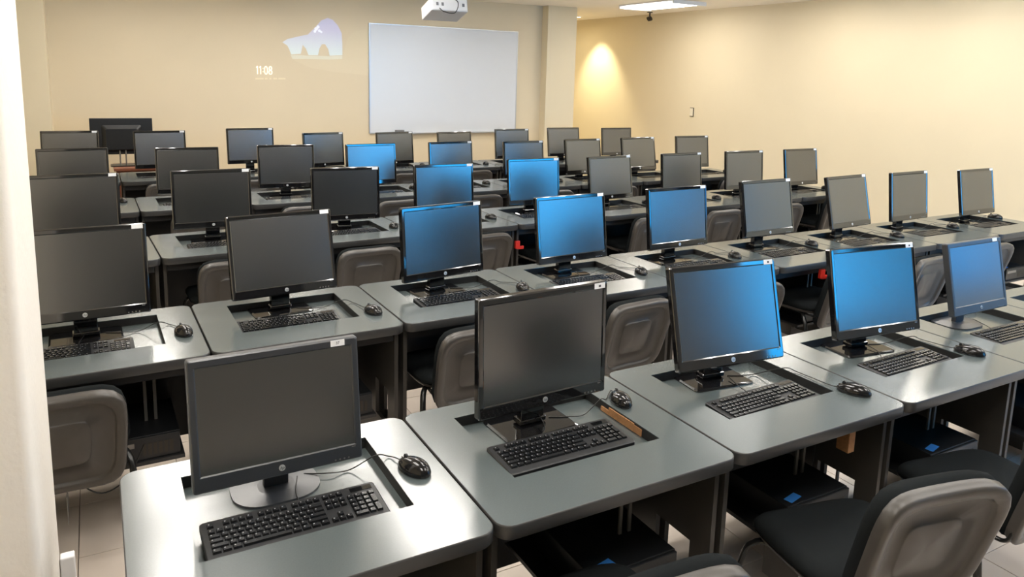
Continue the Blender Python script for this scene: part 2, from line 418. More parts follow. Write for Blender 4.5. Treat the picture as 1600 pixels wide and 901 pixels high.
# ------------------------------------------------------------------ monitors
# (row, place): x, y, z of the screen centre, turn, tilt back (degrees)
MON = {
    (1, 1): (0.422, 0.622, 0.891, 1.3, 5.1),
    (1, 2): (1.244, 0.455, 1.001, 2.5, 2.1),
    (1, 3): (2.081, 0.480, 0.998, -3.0, 15.3),
    (1, 4): (2.939, 0.458, 0.994, -0.8, 15.8),
    (1, 5): (3.885, 0.548, 0.934, 0.6, 12.9),
    (2, 1): (-0.083, 1.997, 1.007, 1.3, 8.0),
    (2, 2): (0.751, 2.044, 1.006, 5.3, 12.5),
    (2, 3): (1.583, 2.037, 0.997, 8.5, 5.4),
    (2, 4): (2.416, 2.061, 0.999, 3.2, 8.5),
    (2, 5): (3.231, 2.064, 1.006, 1.9, 7.5),
    (2, 6): (4.078, 2.098, 1.010, 1.5, 10.8),
    (2, 7): (4.937, 2.095, 1.005, 4.8, 13.2),
    (2, 8): (5.710, 2.116, 1.000, 2.4, 6.8),
    (2, 9): (6.601, 2.082, 0.993, 0.7, 9.7),
    (3, 1): (-0.141, 3.730, 1.006, -9.6, 6.7),
    (3, 2): (0.658, 3.764, 1.001, -1.6, 4.8),
    (3, 3): (1.578, 3.789, 0.980, -3.8, 3.1),
    (3, 4): (2.371, 3.805, 0.974, -1.5, 5.7),
    (3, 5): (3.230, 3.871, 0.985, -0.8, 5.5),
    (3, 6): (4.055, 3.901, 0.981, 3.7, 9.2),
    (3, 7): (4.907, 3.910, 0.983, 0.9, 5.4),
    (3, 8): (5.766, 3.939, 0.980, -2.3, 5.2),
    (3, 9): (6.641, 3.964, 0.977, -0.0, 8.4),
    (4, 1): (-0.172, 5.340, 1.006, 1.3, 5.2),
    (4, 2): (0.671, 5.357, 0.991, -2.5, 5.3),
    (4, 3): (1.501, 5.379, 0.994, -2.8, 5.9),
    (4, 4): (2.310, 5.395, 0.985, 2.1, 5.6),
    (4, 5): (3.156, 5.400, 0.990, 4.5, 6.0),
    (4, 6): (4.012, 5.406, 0.979, 1.3, 5.9),
    (4, 7): (4.807, 5.433, 0.985, 3.2, 9.4),
    (4, 8): (5.610, 5.450, 0.990, 1.3, 10.6),
    (4, 9): (6.458, 5.465, 0.992, -3.5, 7.9),
    (5, 1): (-0.230, 7.070, 1.008, 0.4, 5.8),
    (5, 2): (0.582, 7.072, 0.999, 4.1, 5.9),
    (5, 3): (1.488, 7.075, 1.016, 1.1, 6.5),
    (5, 4): (2.299, 7.068, 0.957, 10.3, 5.6),
    (5, 5): (3.168, 7.067, 0.953, 9.5, 6.2),
    (5, 6): (3.960, 7.060, 0.946, 8.2, 6.0),
    (5, 7): (4.789, 7.065, 0.972, -0.7, 5.9),
    (5, 8): (5.603, 7.074, 0.980, -1.9, 8.2),
    (5, 9): (6.491, 7.060, 0.969, -2.5, 5.7),
}

MON[(1, 1)] = (0.391, 0.440, 0.962, 0.5, 7.0); MON[(1, 5)] = (3.738, 0.470, 0.969, -0.4, 13.0)
MON[(1, 4)] = MON[(1, 4)][:3]+(-6.0, 12.5); MON[(1, 3)] = MON[(1, 3)][:3]+(-5.6, 15.3); MON[(3, 1)] = MON[(3, 1)][:3]+(1.5, 6.2); MON[(4, 4)] = MON[(4, 4)][:3]+(1.0, 6.5); MON[(4, 5)] = MON[(4, 5)][:3]+(4.5, 6.0)
MW, MH = .500, .390
def monitor_meshes(gm, side, topb, botb, tag):
    d = {}
    b = MB(); w2, h2 = MW/2, MH/2
    # frame ring with rounded corners and a bevelled face
    def rr(ins, y, r):
        pts = rrect(-w2+ins, w2-ins, -h2+ins, h2-ins, r, 0, 4); return [(p[0], y, p[1]) for p in pts]
    def win_(y, e=0): 
        pts = rrect(-w2+side-e, w2-side+e, -h2+botb-e, h2-topb+e, .002, 0, 4); return [(p[0], y, p[1]) for p in pts]
    b.loft([rr(0, .028, .008), rr(0, .006, .008), rr(.0015, .002, .008), rr(.005, 0, .008), win_(-.0002, .004), win_(.002), win_(.006)], 0, cap0=True, cap1=False, smooth=False)
    d['bezel'] = b.mesh('bezel', gm)
    d['screen'] = bx('screen', -w2+side-.001, w2-side+.001, .0025, .0045, -h2+botb-.001, h2-topb+.001, M['screen'])
    h = MB()
    def hr(x, z0, z1, y, r): return [(p[0], y, p[1]) for p in rrect(-x, x, z0, z1, r, 0, 3)]
    h.loft([hr(w2-.012, -h2+.012, h2-.012, .0285, .015), hr(w2-.05, -h2+.04, h2-.05, .045, .02), hr(.13, -.12, .11, .058, .02)], 0, smooth=False)
    d['back_housing'] = h.mesh('back_housing', M['plastic'])
    lg = MB().disc((0, -.0012, -h2+botb/2), .0095, 20, (0, 1, 0), .0012); d['logo'] = lg.mesh('badge', M['logo'])
    bt = MB()
    for k in range(4): bt.disc((w2-.045-.014*k, -.0012, -h2+.010), .0028, 8, (0, 1, 0), .0014)
    bt.box(w2-.034, w2-.022, -.0008, .0008, -h2+botb-.010, -h2+botb-.007)
    d['buttons'] = bt.mesh('buttons', M['steel'])
    sl = MB().box(-.022, .022, -.0012, -.0002, -.0095, .0095).mesh('label', M['paper']); d['sticker'] = sl
    return d
MG = monitor_meshes(M['gloss'], .019, .023, .043, 'g')
MM = monitor_meshes(M['matte_bezel'], .023, .026, .050, 'm')
hp = text_mesh('hp', .0135, .0003, M['logo_ink'], .35)
n37 = text_mesh('37', .012, .0002, M['ink'])
dash_me = bx('print', -.005, .004, -.0003, 0, -.004, .003, M['ink'])
# stand
st = MB()
st.loft([rrect(-.14, .14, -.075, .115, .02, 0, 4), rrect(-.14, .14, -.075, .115, .02, .004, 4), rrect(-.132, .132, -.067, .107, .018, .008, 4)], 0, smooth=False)
base_me = st.mesh('base', M['gloss'])
nk = MB()
nk.box(-.045, .045, .002, .036, .008, .30, 0, .003); nk.box(-.052, .052, -.004, .045, .012, .030, 0, .004)
neck_me = nk.mesh('neck', M['gloss'])
st = MB()
st.loft([rrect(-.12, .12, -.075, .12, .08, 0, 8), rrect(-.12, .12, -.075, .12, .08, .007, 8), rrect(-.05, .05, -.03, .05, .03, .014, 8)], 0, smooth=False)
base2_me = st.mesh('base', M['matte_bezel'])
neck2_me = MB().box(-.034, .034, .010, .034, .010, .30, 0, .003).mesh('neck', M['matte_bezel'])
NOSTICK = {(4,2), (4,3), (4,4), (4,1), (5,8), (5,9), (5,6)}
look = {(1,1): 'matte black monitor with dark screen and white number label', (1,2): 'glossy monitor with near-black screen and white label',
        (1,3): 'monitor with blue reflection on a wide tilted screen', (1,4): 'monitor with the brightest blue reflection and cyan edges',
        (1,5): 'monitor with slate-blue screen at the right edge', (2,1): 'monitor half hidden by the near column',
        (2,2): 'greenish-grey monitor with white glare on top', (2,3): 'monitor with dark blue screen and cyan top corner',
        (2,4): 'monitor with bright blue screen', (2,5): 'monitor with blue screen and cyan top edge', (2,6): 'monitor with slate-blue screen and cyan left edge',
        (2,7): 'monitor with brown-grey screen, leaning back', (2,8): 'monitor with brown screen against the right wall', (2,9): 'monitor with brown screen by the right wall',
        (4,4): 'monitor with plain bright blue screen', (3,5): 'monitor with mid-blue screen', (4,6): 'monitor with blue left edge', (5,3): 'monitor with pale grey screen',
        (4,1): 'monitor with pale grey screen'}
for (r, k), (x, y, z, yaw, tl) in MON.items():
    matte = (r, k) in ((1,1), (1,5)); D = MM if matte else MG
    lab = look.get((r, k), 'black monitor with dark grey screen')
    L = '%s, %s, %s' % (lab, ordn(k, NDESK[r]), RN[r])
    zf = DT-WD
    # the stand goes where the tilted panel meets it
    ca, sa = math.cos(R(yaw)), math.sin(R(yaw))
    off = -.02
    bxx, byy = x-(-sa)*off*-1, y-ca*off*-1
    bxx = x; byy = y
    t = thing('monitor', L, 'monitor', (bxx, byy, zf), R(yaw), 'computer monitors')
    hz = z-zf
    
    obj('base', base2_me if matte else base_me, t, T(0, .055, 0)); obj('neck', neck2_me if matte else neck_me, t, T(0, .062 if not matte else .05, 0))
    pm = T(0, 0, hz) @ rot(R(-tl), 'X')
    if matte: pm = pm @ Matrix.Diagonal((.90, 1, .90, 1))
    bz = obj('bezel', D['bezel'], t, pm)
    obj('screen', D['screen'], t, pm)
    obj('back_housing', D['back_housing'], t, pm)
    lo = obj('badge', D['logo'], bz)
    if r <= 2: obj('badge_letters', hp, bz, T(0, -.0016, -MH/2+(.025 if matte else .0215)) @ rot(R(90), 'X'))
    if r <= 3: obj('buttons', D['buttons'], bz)
    if (r, k) not in NOSTICK:
        s_ = obj('number_label', D['sticker'], bz, T(MW/2-.034-(.03 if matte else 0), 0, MH/2-.0125))
        if (r, k) == (1, 1): obj('number', n37, bz, T(MW/2-.064, -.0016, MH/2-.0125) @ rot(R(90), 'X'))
        elif r == 1: obj('print', dash_me, bz, T(MW/2-.034, -.0014, MH/2-.0125))

# ------------------------------------------------------------------ keyboards
def key_rows():
    u = .019; out = []         # x, y, w, h (bottom-left), in metres, from the left end of the key field
    def row(y, widths, x0=0):
        x = x0
        for q in widths:
            if q > 0: out.append((x, y, q*u, u))
            x += abs(q)*u
    row(0, [1.25,1.25,1.25,6.25,1.25,1.25,1.25,1.25]); row(u, [2.25]+[1]*10+[2.75]); row(2*u, [1.75]+[1]*11+[2.25])
    row(3*u, [1.5]+[1]*12+[1.5]); row(4*u, [1]*13+[2]); row(5.35*u, [1,-1,1,1,1,1,-.5,1,1,1,1,-.5,1,1,1,1])
    x1 = 15.25*u
    row(0, [1,1,1], x1); row(u, [-1,1], x1)
    for y in (3, 4, 5.35): row(y*u, [1,1,1], x1)
    x2 = 18.5*u
    row(0, [2,1], x2); row(u, [1,1,1], x2); row(2*u, [1,1,1], x2); row(3*u, [1,1,1], x2); row(4*u, [1,1,1,1], x2)
    out.append((x2+3*u, 0, u, 2*u)); out.append((x2+3*u, 2*u, u, 2*u))
    return out
KEYS = key_rows()
KX0, KY0 = -.2135, .024
def key_mesh(w, h, mb=None, ox=0, oy=0, oz=0):
    m = mb or MB(); g = .0011; t = .0030
    a = [(ox+g, oy+g, oz), (ox+w-g, oy+g, oz), (ox+w-g, oy+h-g, oz), (ox+g, oy+h-g, oz)]
    b = [(ox+g+t*.7, oy+g+t*.6, oz+.0075), (ox+w-g-t*.7, oy+g+t*.6, oz+.0075), (ox+w-g-t*.7, oy+h-g-t, oz+.0068), (ox+g+t*.7, oy+h-g-t, oz+.0068)]
    m.add(a+b, [(4,5,6,7),(0,1,5,4),(1,2,6,5),(2,3,7,6),(3,0,4,7)], 0)
    m.add([(b[0][0]+.002, b[3][1]-.005, oz+.0073), (b[0][0]+.0052, b[3][1]-.005, oz+.0073), (b[0][0]+.0052, b[3][1]-.002, oz+.0072), (b[0][0]+.002, b[3][1]-.002, oz+.0072)], [(0,1,2,3)], 1)
    return m
kcache = {}
def kme(w, h):
    q = (round(w, 4), round(h, 4))
    if q not in kcache: kcache[q] = key_mesh(w, h).mesh('key', [M['key'], M['legend']])
    return kcache[q]
kb = MB()
def ks(z, ins): return [(x, y, z if y < .08 else z) for x, y, _ in rrect(-.2275+ins, .2275-ins, 0+ins, .160-ins, .008, 0, 4)]
def tiltz(ring, z0, z1): return [(x, y, z0+(z1-z0)*y/.16) for x, y, _ in ring]
r0 = rrect(-.2275, .2275, 0, .160, .008, 0, 4); r1 = rrect(-.2245, .2245, .003, .157, .007, 0, 4)
kb.loft([tiltz(r0, .0, .004), tiltz(r0, .010, .020), tiltz(r1, .013, .023)], 0, smooth=False)
kb_me = kb.mesh('keyboard_body', M['plastic'])
KT = T(KX0, KY0, .0133) @ rot(math.atan2(.010, .16), 'X')
allk = MB()
for (x, y, w_, h_) in KEYS: key_mesh(w_, h_, allk, x, y, 0)
allk_me = allk.mesh('keys', [M['key'], M['legend']])
led = MB().box(.155, .215, .131, .150, .0205, .0225).mesh('indicator_panel', M['gloss'])
KB = {(1,1): (.475, .243, 0, -.004), (1,2): (.452, .262, 0.5, .006), (1,3): (.497, .243, 2, -.012), (1,4): (.50, .243, 1.5, -.010), (1,5): (.50, .26, 0, -.01),
      (2,1): (.41, .25, 1, -.012), (2,2): (.45, .245, -1, -.006), (2,3): (.50, .262, 2, -.008)}
for r in ROWS:
    for k in range(1, NDESK[r]+1):
        if r == 1 and k == 6: continue
        lx, ly, yw, dz = KB.get((r, k), (.50+random.uniform(-.02, .02), .25+random.uniform(0, .02), random.uniform(-2, 2), -.010))
        Wd = ROWS[r][3]; p = rpt(r, k, lx*Wd*S, ly*S)
        t = thing('keyboard', 'black computer keyboard in the desk recess, %s, %s' % (ordn(k, NDESK[r]), RN[r]), 'keyboard', (p[0], p[1], DT+dz-.018), ROWS[r][2]+R(yw), 'black keyboards')
        obj('keyboard_body', kb_me, t); obj('indicator_panel', led, t)
        if r == 1 and k <= 2:
            for (x, y, w_, h_) in KEYS: obj('key', kme(w_, h_), t, KT @ T(x, y, 0))
        else:
            o = obj('keys', allk_me, t, KT); o['kind'] = 'stuff'
        if r <= 2:
            cab = MB().tube(smooth_pts([(-.02+.04*(k % 3), .158, .012), (.0+.03*(k % 2), .19, -.004), (.03, .23, .004), (.05, .30, .010)]), .0018, 6)
            obj('cable', cab.mesh('cable', M['cable']), t)

# ------------------------------------------------------------------ mice
def mouse_mesh():
    m = MB(); n = 20; rings = []
    for q in range(0, 9):
        a = q/8*PI/2; rr_ = math.cos(a); zz = math.sin(a)
        ring = []
        for i in range(n):
            th = 2*PI*i/n; x = math.cos(th); y = math.sin(th)
            wx = .036*(1-.10*y*y-.06*y); 
            sc = (rr_*.98+.02)
            ring.append((wx*sc*x, .062*sc*y, .006+zz*(.037-.007*(1+y*sc)*.6)))
        rings.append(ring)
    base = [(x*.92, y*.95, 0) for x, y, z in rings[0]]
    m.loft([base]+rings, 0)
    return m.mesh('shell', M['mouse'])
mouse_me = mouse_mesh()
grip_me = MB().loft([[(.0345*math.cos(a*PI/10), .0605*math.sin(a*PI/10), z) for a in range(20)] for z in (.003, .012)], 0).mesh('side_band', M['plastic'])
whl_me = MB().tube([(-.003, .036, .0315), (.003, .036, .0315)], .007, 12).mesh('scroll_wheel', M['plastic'])
split_me = bx('button_split', -.0005, .0005, .014, .055, .020, .0245, M['dark'])
MOUSE = {(1,1): (.895, .436), (1,2): (1.878, .565), (1,3): (2.885, .19), (1,4): (3.88, .25), (2,1): (.335, 2.20), (2,2): (1.318, 2.13), (2,3): (2.335, 2.20), (2,4): (3.295, 2.2),
         (2,5): (4.29, 2.29), (2,6): (5.24, 2.35), (2,7): (6.29, 2.28), (2,8): (7.24, 2.335), (3,3): (2.24, 4.31), (4,1): (.19, 6.42), (3,4): (3.23, 4.37)}
for r in ROWS:
    for k in range(1, NDESK[r]+1):
        if r == 1 and k >= 5: continue
        W_ = ROWS[r][3]
        if (r, k) in MOUSE: mx, my = MOUSE[(r, k)]; mx *= S; my *= S
        else: mx, my = rpt(r, k, .90*W_*S, (.45+random.uniform(-.12, .1))*S)
        yw = {(1,1): 20, (1,2): -12, (1,3): 25, (2,1): 12, (2,2): 15, (2,3): -18, (1,4): 20}.get((r, k), random.uniform(-20, 20))
        t = thing('mouse', 'black computer mouse at the right of its desk, %s, %s' % (ordn(k, NDESK[r]), RN[r]), 'mouse', (mx, my, DT), R(yw), 'black computer mice')
        obj('shell', mouse_me, t)
        if r <= 2:
            obj('side_band', grip_me, t); obj('scroll_wheel', whl_me, t); obj('button_split', split_me, t)
            inv = rot(-R(yw), 'Z')
            lx = rpt(r, k, (.72)*W_*S, .60*S)
            e = inv @ Vector((lx[0]-mx, lx[1]-my, -.030)); q = inv @ Vector(((lx[0]-mx)*.55, (lx[1]-my)*.75, .016)); h = inv @ Vector(((lx[0]-mx)*.28, (lx[1]-my)*.6+.02, .004))
            pts = [(0, .060, .010), (.0, .085, .008), h, q, e, e+(inv @ Vector((-.06, .0, .004))), e+(inv @ Vector((-.13, .03, .004)))]
            obj('cable', MB().tube(smooth_pts(pts), .0018, 6).mesh('cable', M['cable']), t)

# ------------------------------------------------------------------ chairs
def chair_meshes():
    d = {}
    HW, H = .228, .425
    def outline(t, n=48, top=True):
        # rounded rectangle narrowing downwards, corners raised above a dipped middle
        pts = []
        for i in range(n):
            th = 2*PI*i/n+PI/n; c, s = math.cos(th), math.sin(th); p = 5.0
            rr_ = (abs(c)**p+abs(s)**p)**(-1/p); x = c*rr_; z = s*rr_
            zz = z*.5+.5
            X = x*HW*t*(.90+.10*zz)
            Z = (z*t*.5+.5)*H
            if z > 0: Z += t*.026*(x*x)*(z**3)-t*.008*(z**3)
            pts.append((X, Z))
        return pts
    def sheet(ts_ys, mi=0):
        rings = []
        for t, yy in ts_ys:
            rings.append([(x, yy+.030*(1-(x/HW)**2)*1.0-.0, z) for x, z in outline(t)])
        return rings
    shell = MB()
    prof = [(.985, .034), (1.0, .026), (1.0, .004), (.985, -.004), (.95, -.008), (.84, -.009), (.828, -.004), (.815, .005), (.79, .006), (.47, .006), (.46, .001), (.44, -.002), (.02, -.002)]
    shell.loft(sheet(prof), 0, cap0=True, cap1=True)
    d['shell'] = shell.mesh('back_shell', M['chair_shell'])
    cu = MB(); cu.loft(sheet([(.98, .034), (1.0, .046), (.99, .062), (.94, .076), (.80, .086), (.4, .090), (.02, .091)]), 0, cap0=True, cap1=True)
    d['cushion'] = cu.mesh('back_cushion', M['fabric'])
    def seat(t, z, n=48):
        pts = []
        for i in range(n):
            th = 2*PI*i/n; c, s = math.cos(th), math.sin(th); p = 4.5
            rr_ = (abs(c)**p+abs(s)**p)**(-1/p); x = c*rr_; y = s*rr_
            X = x*.235*t; Y = y*.215*t
            zz = z-.030*max(0, y*t-.55)**1.5*2+.010*(x*t)**2
            pts.append((X, Y, zz))
        return pts
    s_ = MB(); s_.loft([seat(.96, -.005), seat(1.0, .008), seat(1.0, .020), seat(.95, .036), seat(.80, .046), seat(.45, .044), seat(.02, .042)], 0)
    d['seat'] = s_.mesh('seat_cushion', M['fabric'])
    u = MB(); u.loft([seat(.70, -.030), seat(.94, -.020), seat(.985, -.004)], 0); d['pan'] = u.mesh('seat_pan', M['chair_shell'])
    return d
CH = chair_meshes()
legf = lambda sx, sy: MB().tube(smooth_pts([(sx*.17, sy*.10, .40), (sx*.215, sy*.15, .385), (sx*.235, sy*.19, .30), (sx*.245, sy*.23, .0)], 5), .014, 8, ry=.009).mesh('leg', M['tube'])
LEG = {(a, b): legf(a, b) for a in (-1, 1) for b in (-1, 1)}
FOOT = MB().tube([(0,0,0), (0,0,.03)], .018, 10).mesh('foot_cap', M['plastic'])
rail = MB(); 
for s_ in (-1, 1): rail.tube([(s_*.17, -.10, .40), (s_*.17, .10, .40)], .012, 8)
rail.tube([(-.17, -.10, .40), (.17, -.10, .40)], .012, 8); rail.tube([(-.17, .10, .40), (.17, .10, .40)], .012, 8)
rail_me = rail.mesh('under_frame', M['tube'])
def yb_(z, zt): return -.262-(z-zt+.41)*.268+.018
SUP = {(s_, zt): MB().tube(smooth_pts([(s_*.17, -.05, .402), (s_*.195, -.19, .402), (s_*.195, yb_(.42, zt)+.012, .412), (s_*.195, yb_(.46, zt), .46), (s_*.19, yb_(.53, zt), .53)], 5), .010, 8, ry=.007).mesh('back_support', M['tube']) for s_ in (-1, 1) for zt in (.715, .785, .81)}
def chair(x, y, yaw, label, group='black visitor chairs', z_top=.715):
    t = thing('chair', label, 'chair', (x, y, 0), yaw, group)
    # origin below the seat centre; seat faces +y, back at -y
    obj('seat_cushion', CH['seat'], t, T(0, 0, .425)); obj('seat_pan', CH['pan'], t, T(0, 0, .425))
    bm_ = T(0, -.262, z_top-.41) @ rot(R(15), 'X')
    sh = obj('back_shell', CH['shell'], t, bm_); obj('back_cushion', CH['cushion'], t, bm_)
    for a in (-1, 1):
        for b in (-1, 1):
            lg = obj('leg', LEG[(a, b)], t)
            if y < 1.6: obj('foot_cap', FOOT, lg, T(a*.245, b*.23, 0))
        obj('back_support', SUP[(a, z_top)], t)
    obj('under_frame', rail_me, t)
CHAIRS = {  # (row, place): back top centre in survey units
    (1,2): (1.25, -.51, -3, .785), (1,3): (2.31, -.58, -11, .81), (1,4): (3.24, -.58, -8, .785),
    (2,1): (-.21, 1.64, 0), (2,3): (1.79, 1.66, 0), (2,4): (2.91, 1.69, 4), (2,5): (3.90, 1.69, -2), (2,6): (4.95, 1.70, 3), (2,7): (5.88, 1.66, 3), (2,8): (6.95, 1.74, 3),
    (3,2): (.83, 3.68, 0), (3,3): (1.82, 3.67, 0), (3,4): (2.90, 3.80, 0)}
for r in (1, 2, 3, 4, 5):
    for k in range(1, 10):
        zt = .715
        if (r, k) in CHAIRS:
            q = CHAIRS[(r, k)]; cx, cy, yw = q[:3]; cx *= S; cy *= S
            if len(q) > 3: zt = q[3]
        elif r == 1 or (r, k) in ((2,2), (2,9), (3,1)): continue
        else:
            cx, cy = rpt(r, k, .5*ROWS[r][3]*S, (-.17)*S); yw = random.uniform(-4, 4)
        a = R(yw)+ROWS[r][2]
        x = cx-math.sin(a)*.345; y = cy+math.cos(a)*.345
        place = {(1,2): 'black padded chair at the second near desk, cut off by the bottom edge', (1,3): 'black padded chair with ribbed back shell, largest, at the lower right',
                 (1,4): 'black padded chair behind the largest one, at the right edge of the photo'}.get((r, k),
                 'dark grey shell chair pushed in at the desk, %s, %s' % (ordn(k, 9), RN[r]))
        chair(x, y, a, place, z_top=zt)

# ------------------------------------------------------------------ board, projector, small things on the walls
t = thing('whiteboard', 'large white enamel whiteboard on the cream front wall', 'whiteboard', (4.61, YF, 0))
bw0, bw1, bz0, bz1 = -1.185, 1.185, .992, 2.512
obj('panel', bx('panel', bw0, bw1, -.018, -.002, bz0, bz1, M['board']), t)
f_ = MB()
f_.box(bw0-.012, bw0, -.024, -.002, bz0-.012, bz1+.012); f_.box(bw1, bw1+.012, -.024, -.002, bz0-.012, bz1+.012)
f_.box(bw0, bw1, -.024, -.002, bz1, bz1+.012); f_.box(bw0, bw1, -.024, -.002, bz0-.012, bz0)
obj('frame', f_.mesh('frame', M['alu']), t)
obj('pen_tray', bx('pen_tray', bw0+.1, bw1-.1, -.075, -.024, bz0-.016, bz0-.008, M['alu']), t)
thing('board_eraser', 'grey felt eraser on the whiteboard tray', 'eraser', (3.86, YF-.05, bz0-.008), 0, None, bx('board_eraser', -.065, .065, -.02, .02, 0, .045, M['grey'], .004))
thing('marker_pen', 'dark marker pen lying on the right of the whiteboard tray', 'pen', (5.52, YF-.05, bz0-.001), 0, None, MB().tube([(-.06,0,0),(.03,0,0),(.032,0,0),(.065,0,0)], .007, 8).mesh('marker_pen', M['plastic']))
PZ = 2.45
t = thing('projector', 'white ceiling projector on a pole above the desks', 'projector', (2.90, 5.05, PZ), R(-5))
px_m = rot(R(-14), 'X')
body = MB().box(-.175, .175, -.15, .16, -.06, .06, 0, .008); obj('body', body.mesh('body', M['projector']), t, px_m)
b_ = obj('back_panel', bx('back_panel', -.165, .165, -.1525, -.1495, -.05, .05, M['white_paint']), t, px_m)
lens = MB().tube([(.07, .155, .0), (.07, .19, .0)], .035, 20); obj('lens', lens.mesh('lens', M['gloss']), t, px_m)
pt = MB()
for q in (-.13, -.08, .12): pt.box(q, q+.022, -.1545, -.1522, -.015, .015)
obj('sockets', pt.mesh('sockets', M['grey']), t, px_m)
top_z = CEIL-PZ
obj('mount_pole', MB().tube([(0,0,.055),(0,0,top_z-.01)], .018, 12).mesh('mount_pole', M['white_paint']), t)
obj('ceiling_plate', MB().disc((0,0,top_z-.012), .07, 20, (0,0,1), .011).mesh('ceiling_plate', M['white_paint']), t)
obj('cable', MB().tube(smooth_pts([(-.10, -.155, .0), (-.08, -.20, -.03), (-.02, -.22, -.045), (.04, -.20, -.03), (.07, -.17, .06), (.02, -.04, .16), (.015, -.02, top_z-.02)]), .004, 6).mesh('cable', M['cable']), t)

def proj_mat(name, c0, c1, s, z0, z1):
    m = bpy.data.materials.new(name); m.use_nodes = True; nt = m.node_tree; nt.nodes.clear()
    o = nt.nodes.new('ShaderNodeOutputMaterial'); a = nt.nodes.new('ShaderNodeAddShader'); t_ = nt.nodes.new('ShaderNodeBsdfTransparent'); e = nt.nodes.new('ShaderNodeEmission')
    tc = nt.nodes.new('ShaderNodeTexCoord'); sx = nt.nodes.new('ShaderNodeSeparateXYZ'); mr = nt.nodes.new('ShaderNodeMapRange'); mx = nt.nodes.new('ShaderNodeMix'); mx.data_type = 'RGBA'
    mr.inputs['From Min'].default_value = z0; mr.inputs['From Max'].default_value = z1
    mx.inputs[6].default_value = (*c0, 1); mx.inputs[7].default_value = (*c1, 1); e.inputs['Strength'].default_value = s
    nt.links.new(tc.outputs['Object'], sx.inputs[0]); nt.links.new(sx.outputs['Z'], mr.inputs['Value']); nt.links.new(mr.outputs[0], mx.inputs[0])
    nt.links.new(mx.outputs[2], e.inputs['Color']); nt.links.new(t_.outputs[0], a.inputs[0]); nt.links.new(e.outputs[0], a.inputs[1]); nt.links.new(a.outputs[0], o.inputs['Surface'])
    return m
def wpoly(name, pts, y, m):    # a flat patch of projected light on the front wall, points in wall metres (x, z)
    return MB().add([(x, y, z) for x, z in pts], [list(range(len(pts)))], 0).mesh(name, m)
cx0, cz0 = 2.60, 1.95
def W(px, py):                 # survey: photo pixel -> point on the front wall plane
    d = _r*((px-800)/1166.9)+_u*(-(py-309.86)/1166.9)+_f
    c = Vector((0.0003, -1.51, 1.8811)); t_ = (YF-.002-c.y)/d.y; q = c+d*t_
    return (q.x, q.z)
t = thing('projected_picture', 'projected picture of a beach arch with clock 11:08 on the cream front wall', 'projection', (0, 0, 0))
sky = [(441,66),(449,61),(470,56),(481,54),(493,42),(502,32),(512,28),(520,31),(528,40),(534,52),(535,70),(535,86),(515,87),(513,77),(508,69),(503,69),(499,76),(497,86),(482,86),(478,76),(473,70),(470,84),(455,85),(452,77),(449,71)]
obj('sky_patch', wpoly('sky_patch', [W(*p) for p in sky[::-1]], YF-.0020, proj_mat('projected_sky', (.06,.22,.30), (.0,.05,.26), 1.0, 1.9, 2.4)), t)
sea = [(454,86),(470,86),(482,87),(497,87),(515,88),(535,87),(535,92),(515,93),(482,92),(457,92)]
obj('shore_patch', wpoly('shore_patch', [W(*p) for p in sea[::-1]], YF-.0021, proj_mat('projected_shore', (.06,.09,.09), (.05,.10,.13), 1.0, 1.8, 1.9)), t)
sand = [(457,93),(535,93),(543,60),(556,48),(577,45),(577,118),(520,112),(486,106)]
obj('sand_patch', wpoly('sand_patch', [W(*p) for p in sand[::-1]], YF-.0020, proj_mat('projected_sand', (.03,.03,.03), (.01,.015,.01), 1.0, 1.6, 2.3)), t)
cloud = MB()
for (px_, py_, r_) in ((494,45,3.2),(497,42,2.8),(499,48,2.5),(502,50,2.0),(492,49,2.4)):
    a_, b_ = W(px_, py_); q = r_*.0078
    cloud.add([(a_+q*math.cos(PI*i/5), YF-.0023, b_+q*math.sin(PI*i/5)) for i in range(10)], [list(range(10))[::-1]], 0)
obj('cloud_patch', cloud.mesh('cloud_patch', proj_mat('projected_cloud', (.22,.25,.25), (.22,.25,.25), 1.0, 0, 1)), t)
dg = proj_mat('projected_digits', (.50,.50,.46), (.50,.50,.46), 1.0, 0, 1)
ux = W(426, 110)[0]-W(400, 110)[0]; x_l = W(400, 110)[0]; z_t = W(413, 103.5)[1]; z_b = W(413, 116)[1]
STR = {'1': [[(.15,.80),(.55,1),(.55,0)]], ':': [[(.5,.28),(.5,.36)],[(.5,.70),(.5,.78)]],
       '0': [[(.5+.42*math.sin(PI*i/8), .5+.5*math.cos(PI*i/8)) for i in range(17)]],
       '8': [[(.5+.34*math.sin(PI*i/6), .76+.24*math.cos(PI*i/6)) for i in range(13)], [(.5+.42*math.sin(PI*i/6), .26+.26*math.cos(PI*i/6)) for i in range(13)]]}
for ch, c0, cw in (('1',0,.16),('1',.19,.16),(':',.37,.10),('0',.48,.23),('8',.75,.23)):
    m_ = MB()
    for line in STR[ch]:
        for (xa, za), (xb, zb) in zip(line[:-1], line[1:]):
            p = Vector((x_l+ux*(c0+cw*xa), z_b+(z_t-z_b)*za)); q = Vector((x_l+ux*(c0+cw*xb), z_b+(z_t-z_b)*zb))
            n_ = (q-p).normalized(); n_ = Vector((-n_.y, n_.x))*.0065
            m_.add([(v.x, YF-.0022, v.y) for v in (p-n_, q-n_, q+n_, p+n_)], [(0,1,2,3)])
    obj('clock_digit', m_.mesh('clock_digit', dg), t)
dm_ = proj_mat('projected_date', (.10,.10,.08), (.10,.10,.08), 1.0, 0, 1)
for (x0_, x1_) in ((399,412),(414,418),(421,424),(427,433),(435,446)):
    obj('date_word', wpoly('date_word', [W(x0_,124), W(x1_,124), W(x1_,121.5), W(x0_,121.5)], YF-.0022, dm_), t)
t = thing('light_switch', 'small ivory light switch with dark edge on the right wall', 'switch', (XR, 7.597, 1.355))
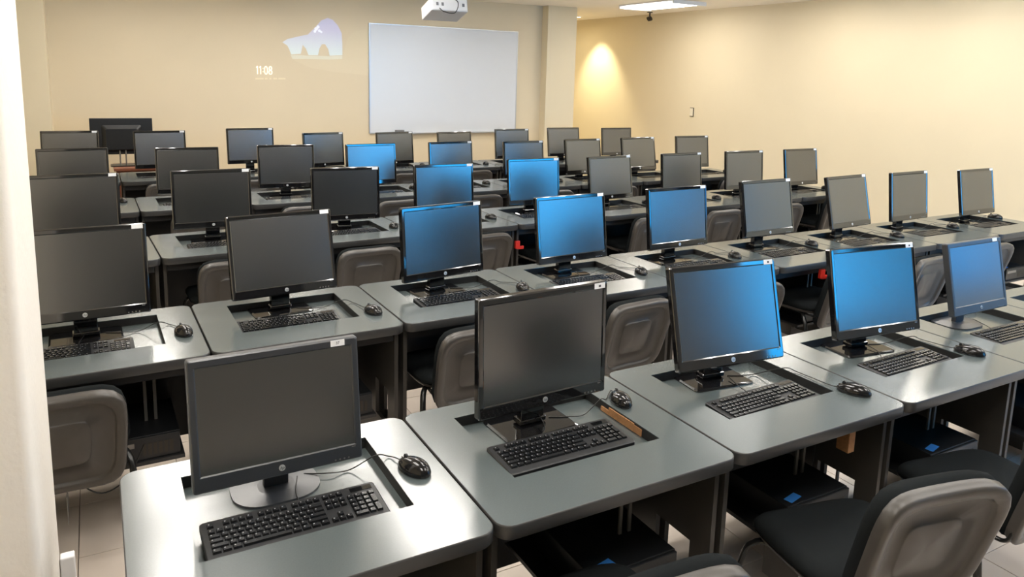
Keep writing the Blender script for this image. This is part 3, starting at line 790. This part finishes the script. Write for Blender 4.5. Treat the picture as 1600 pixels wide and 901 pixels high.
obj('plate', bx('plate', -.012, -.001, -.036, .036, -.062, .062, M['switch'], .002), t)
ed = MB(); ed.box(-.014, -.001, -.042, -.036, -.068, .068); ed.box(-.014, -.001, -.042, .036, -.070, -.062); ed.box(-.014, -.001, -.042, .036, .062, .070)
obj('plate_edge', ed.mesh('plate_edge', M['dark']), t)
t = thing('security_camera', 'small dark security camera under the ceiling beside the right wall', 'camera', (8.06, 8.42, CEIL), R(20))
obj('mount', MB().disc((0,0,-.012), .045, 16, (0,0,1), .011).mesh('mount', M['dark']), t)
obj('stem', MB().tube([(0,0,-.01),(0,0,-.07)], .012, 8).mesh('stem', M['dark']), t)
obj('camera_body', MB().tube([(0,-.03,-.10),(0,-.02,-.105),(0,.02,-.11),(0,.03,-.115)], .038, 14).mesh('camera_body', M['dark']), t)
# teacher's table with a big screen seen from behind
t = thing('teacher_table', 'reddish brown wooden table by the front wall at the left', 'table', (.15, 7.72, 0))
obj('table_top', bx('table_top', 0, .85, 0, .50, .70, .73, M['wood'], .003), t)
for a_ in (.03, .78):
    for b_ in (.03, .44): obj('leg', bx('leg', a_, a_+.04, b_, b_+.04, 0, .70, M['wood']), t)
obj('front_panel', bx('front_panel', .03, .82, .46, .475, .2, .70, M['wood']), t)
t = thing('large_display', 'large black display seen from behind on the reddish table', 'monitor', (.255, 7.98, .73))
obj('panel', bx('panel', -.315, .315, -.0, .03, .13, .535, M['plastic'], .004), t, None)
obj('back_housing', MB().loft([[(x, 0, z+.30) for x, z, _ in rrect(-.20, .20, -.14, .16, .02, 0, 4)], [(x, -.05, z+.30) for x, z, _ in rrect(-.16, .16, -.11, .12, .02, 0, 4)]], 0, smooth=False).mesh('back_housing', M['plastic']), t)
obj('stand', MB().tube([(-.03, -.02, .0), (-.03, -.02, .25)], .008, 8).tube([(.03, -.02, .0), (.03, -.02, .25)], .008, 8).mesh('stand', M['steel']), t)
obj('base', MB().loft([rrect(-.13, .13, -.10, .10, .03, 0, 4), rrect(-.13, .13, -.10, .10, .03, .012, 4)], 0, smooth=False).mesh('base', M['plastic']), t)
# red clips under desks
rc = MB().box(-.02, .02, -.012, .012, -.03, .03, 0, .003).box(.0, .055, -.010, .010, -.035, -.012, 0, .003).mesh('red_clip', M['red'])
for (x, y, z, lab) in ((4.86*S, 1.93*S, DT-.105*S, 'red plastic clip under the second row desk behind the fourth near monitor'), (3.34*S, 4.04*S, DT-.195*S, 'red plastic clip under the third row desk beside a chair back')):
    thing('red_clip', lab, 'clip', (x, y, z), 0, None, rc)
# paper tag lying on the third near monitor's base
a_, b_ = rpt(1, 3, .46*S, .42*S)
thing('paper_tag', 'white paper tag lying on the monitor base, third desk from left in the nearest row', 'tag', (a_, b_, DT-WD+.0115), R(-20), None, bx('paper_tag', -.02, .02, -.018, .018, 0, .001, M['paper']))
# loose cables hanging below the desks
for (pts, rad, m_, lab) in (
    ([(1.0*S+.05, .18, DT-.06), (1.0*S+.06, .17, .45), (1.0*S+.07, .17, .2), (1.0*S+.09, .2, .01)], .004, 'cable', 'black cable hanging below the front edge of the second near desk'),
    ([(3.0*S-.05, .30, DT-.06), (3.0*S-.06, .33, .50), (3.0*S-.03, .36, .30), (3.0*S-.05, .40, .10)], .004, 'cable', 'black cable hanging beside the chipboard block of the third near desk'),
    ([(3.30*S, .30, DT-.06), (3.27*S, .28, .52), (3.29*S, .28, .45), (3.34*S, .28, .43)], .004, 'cable_grey', 'grey cable hooked under the fourth near desk'),
    ([(-.12, 1.62, .46), (-.13, 1.60, .30), (-.06, 1.60, .22), (.03, 1.60, .26), (.10, 1.62, .38)], .003, 'cable', 'thin black cable looping below the leftmost chair')):
    thing('hanging_cable', lab, 'cable', (0, 0, 0), 0, None, MB().tube(smooth_pts(pts), rad, 6).mesh('hanging_cable', M[m_]))
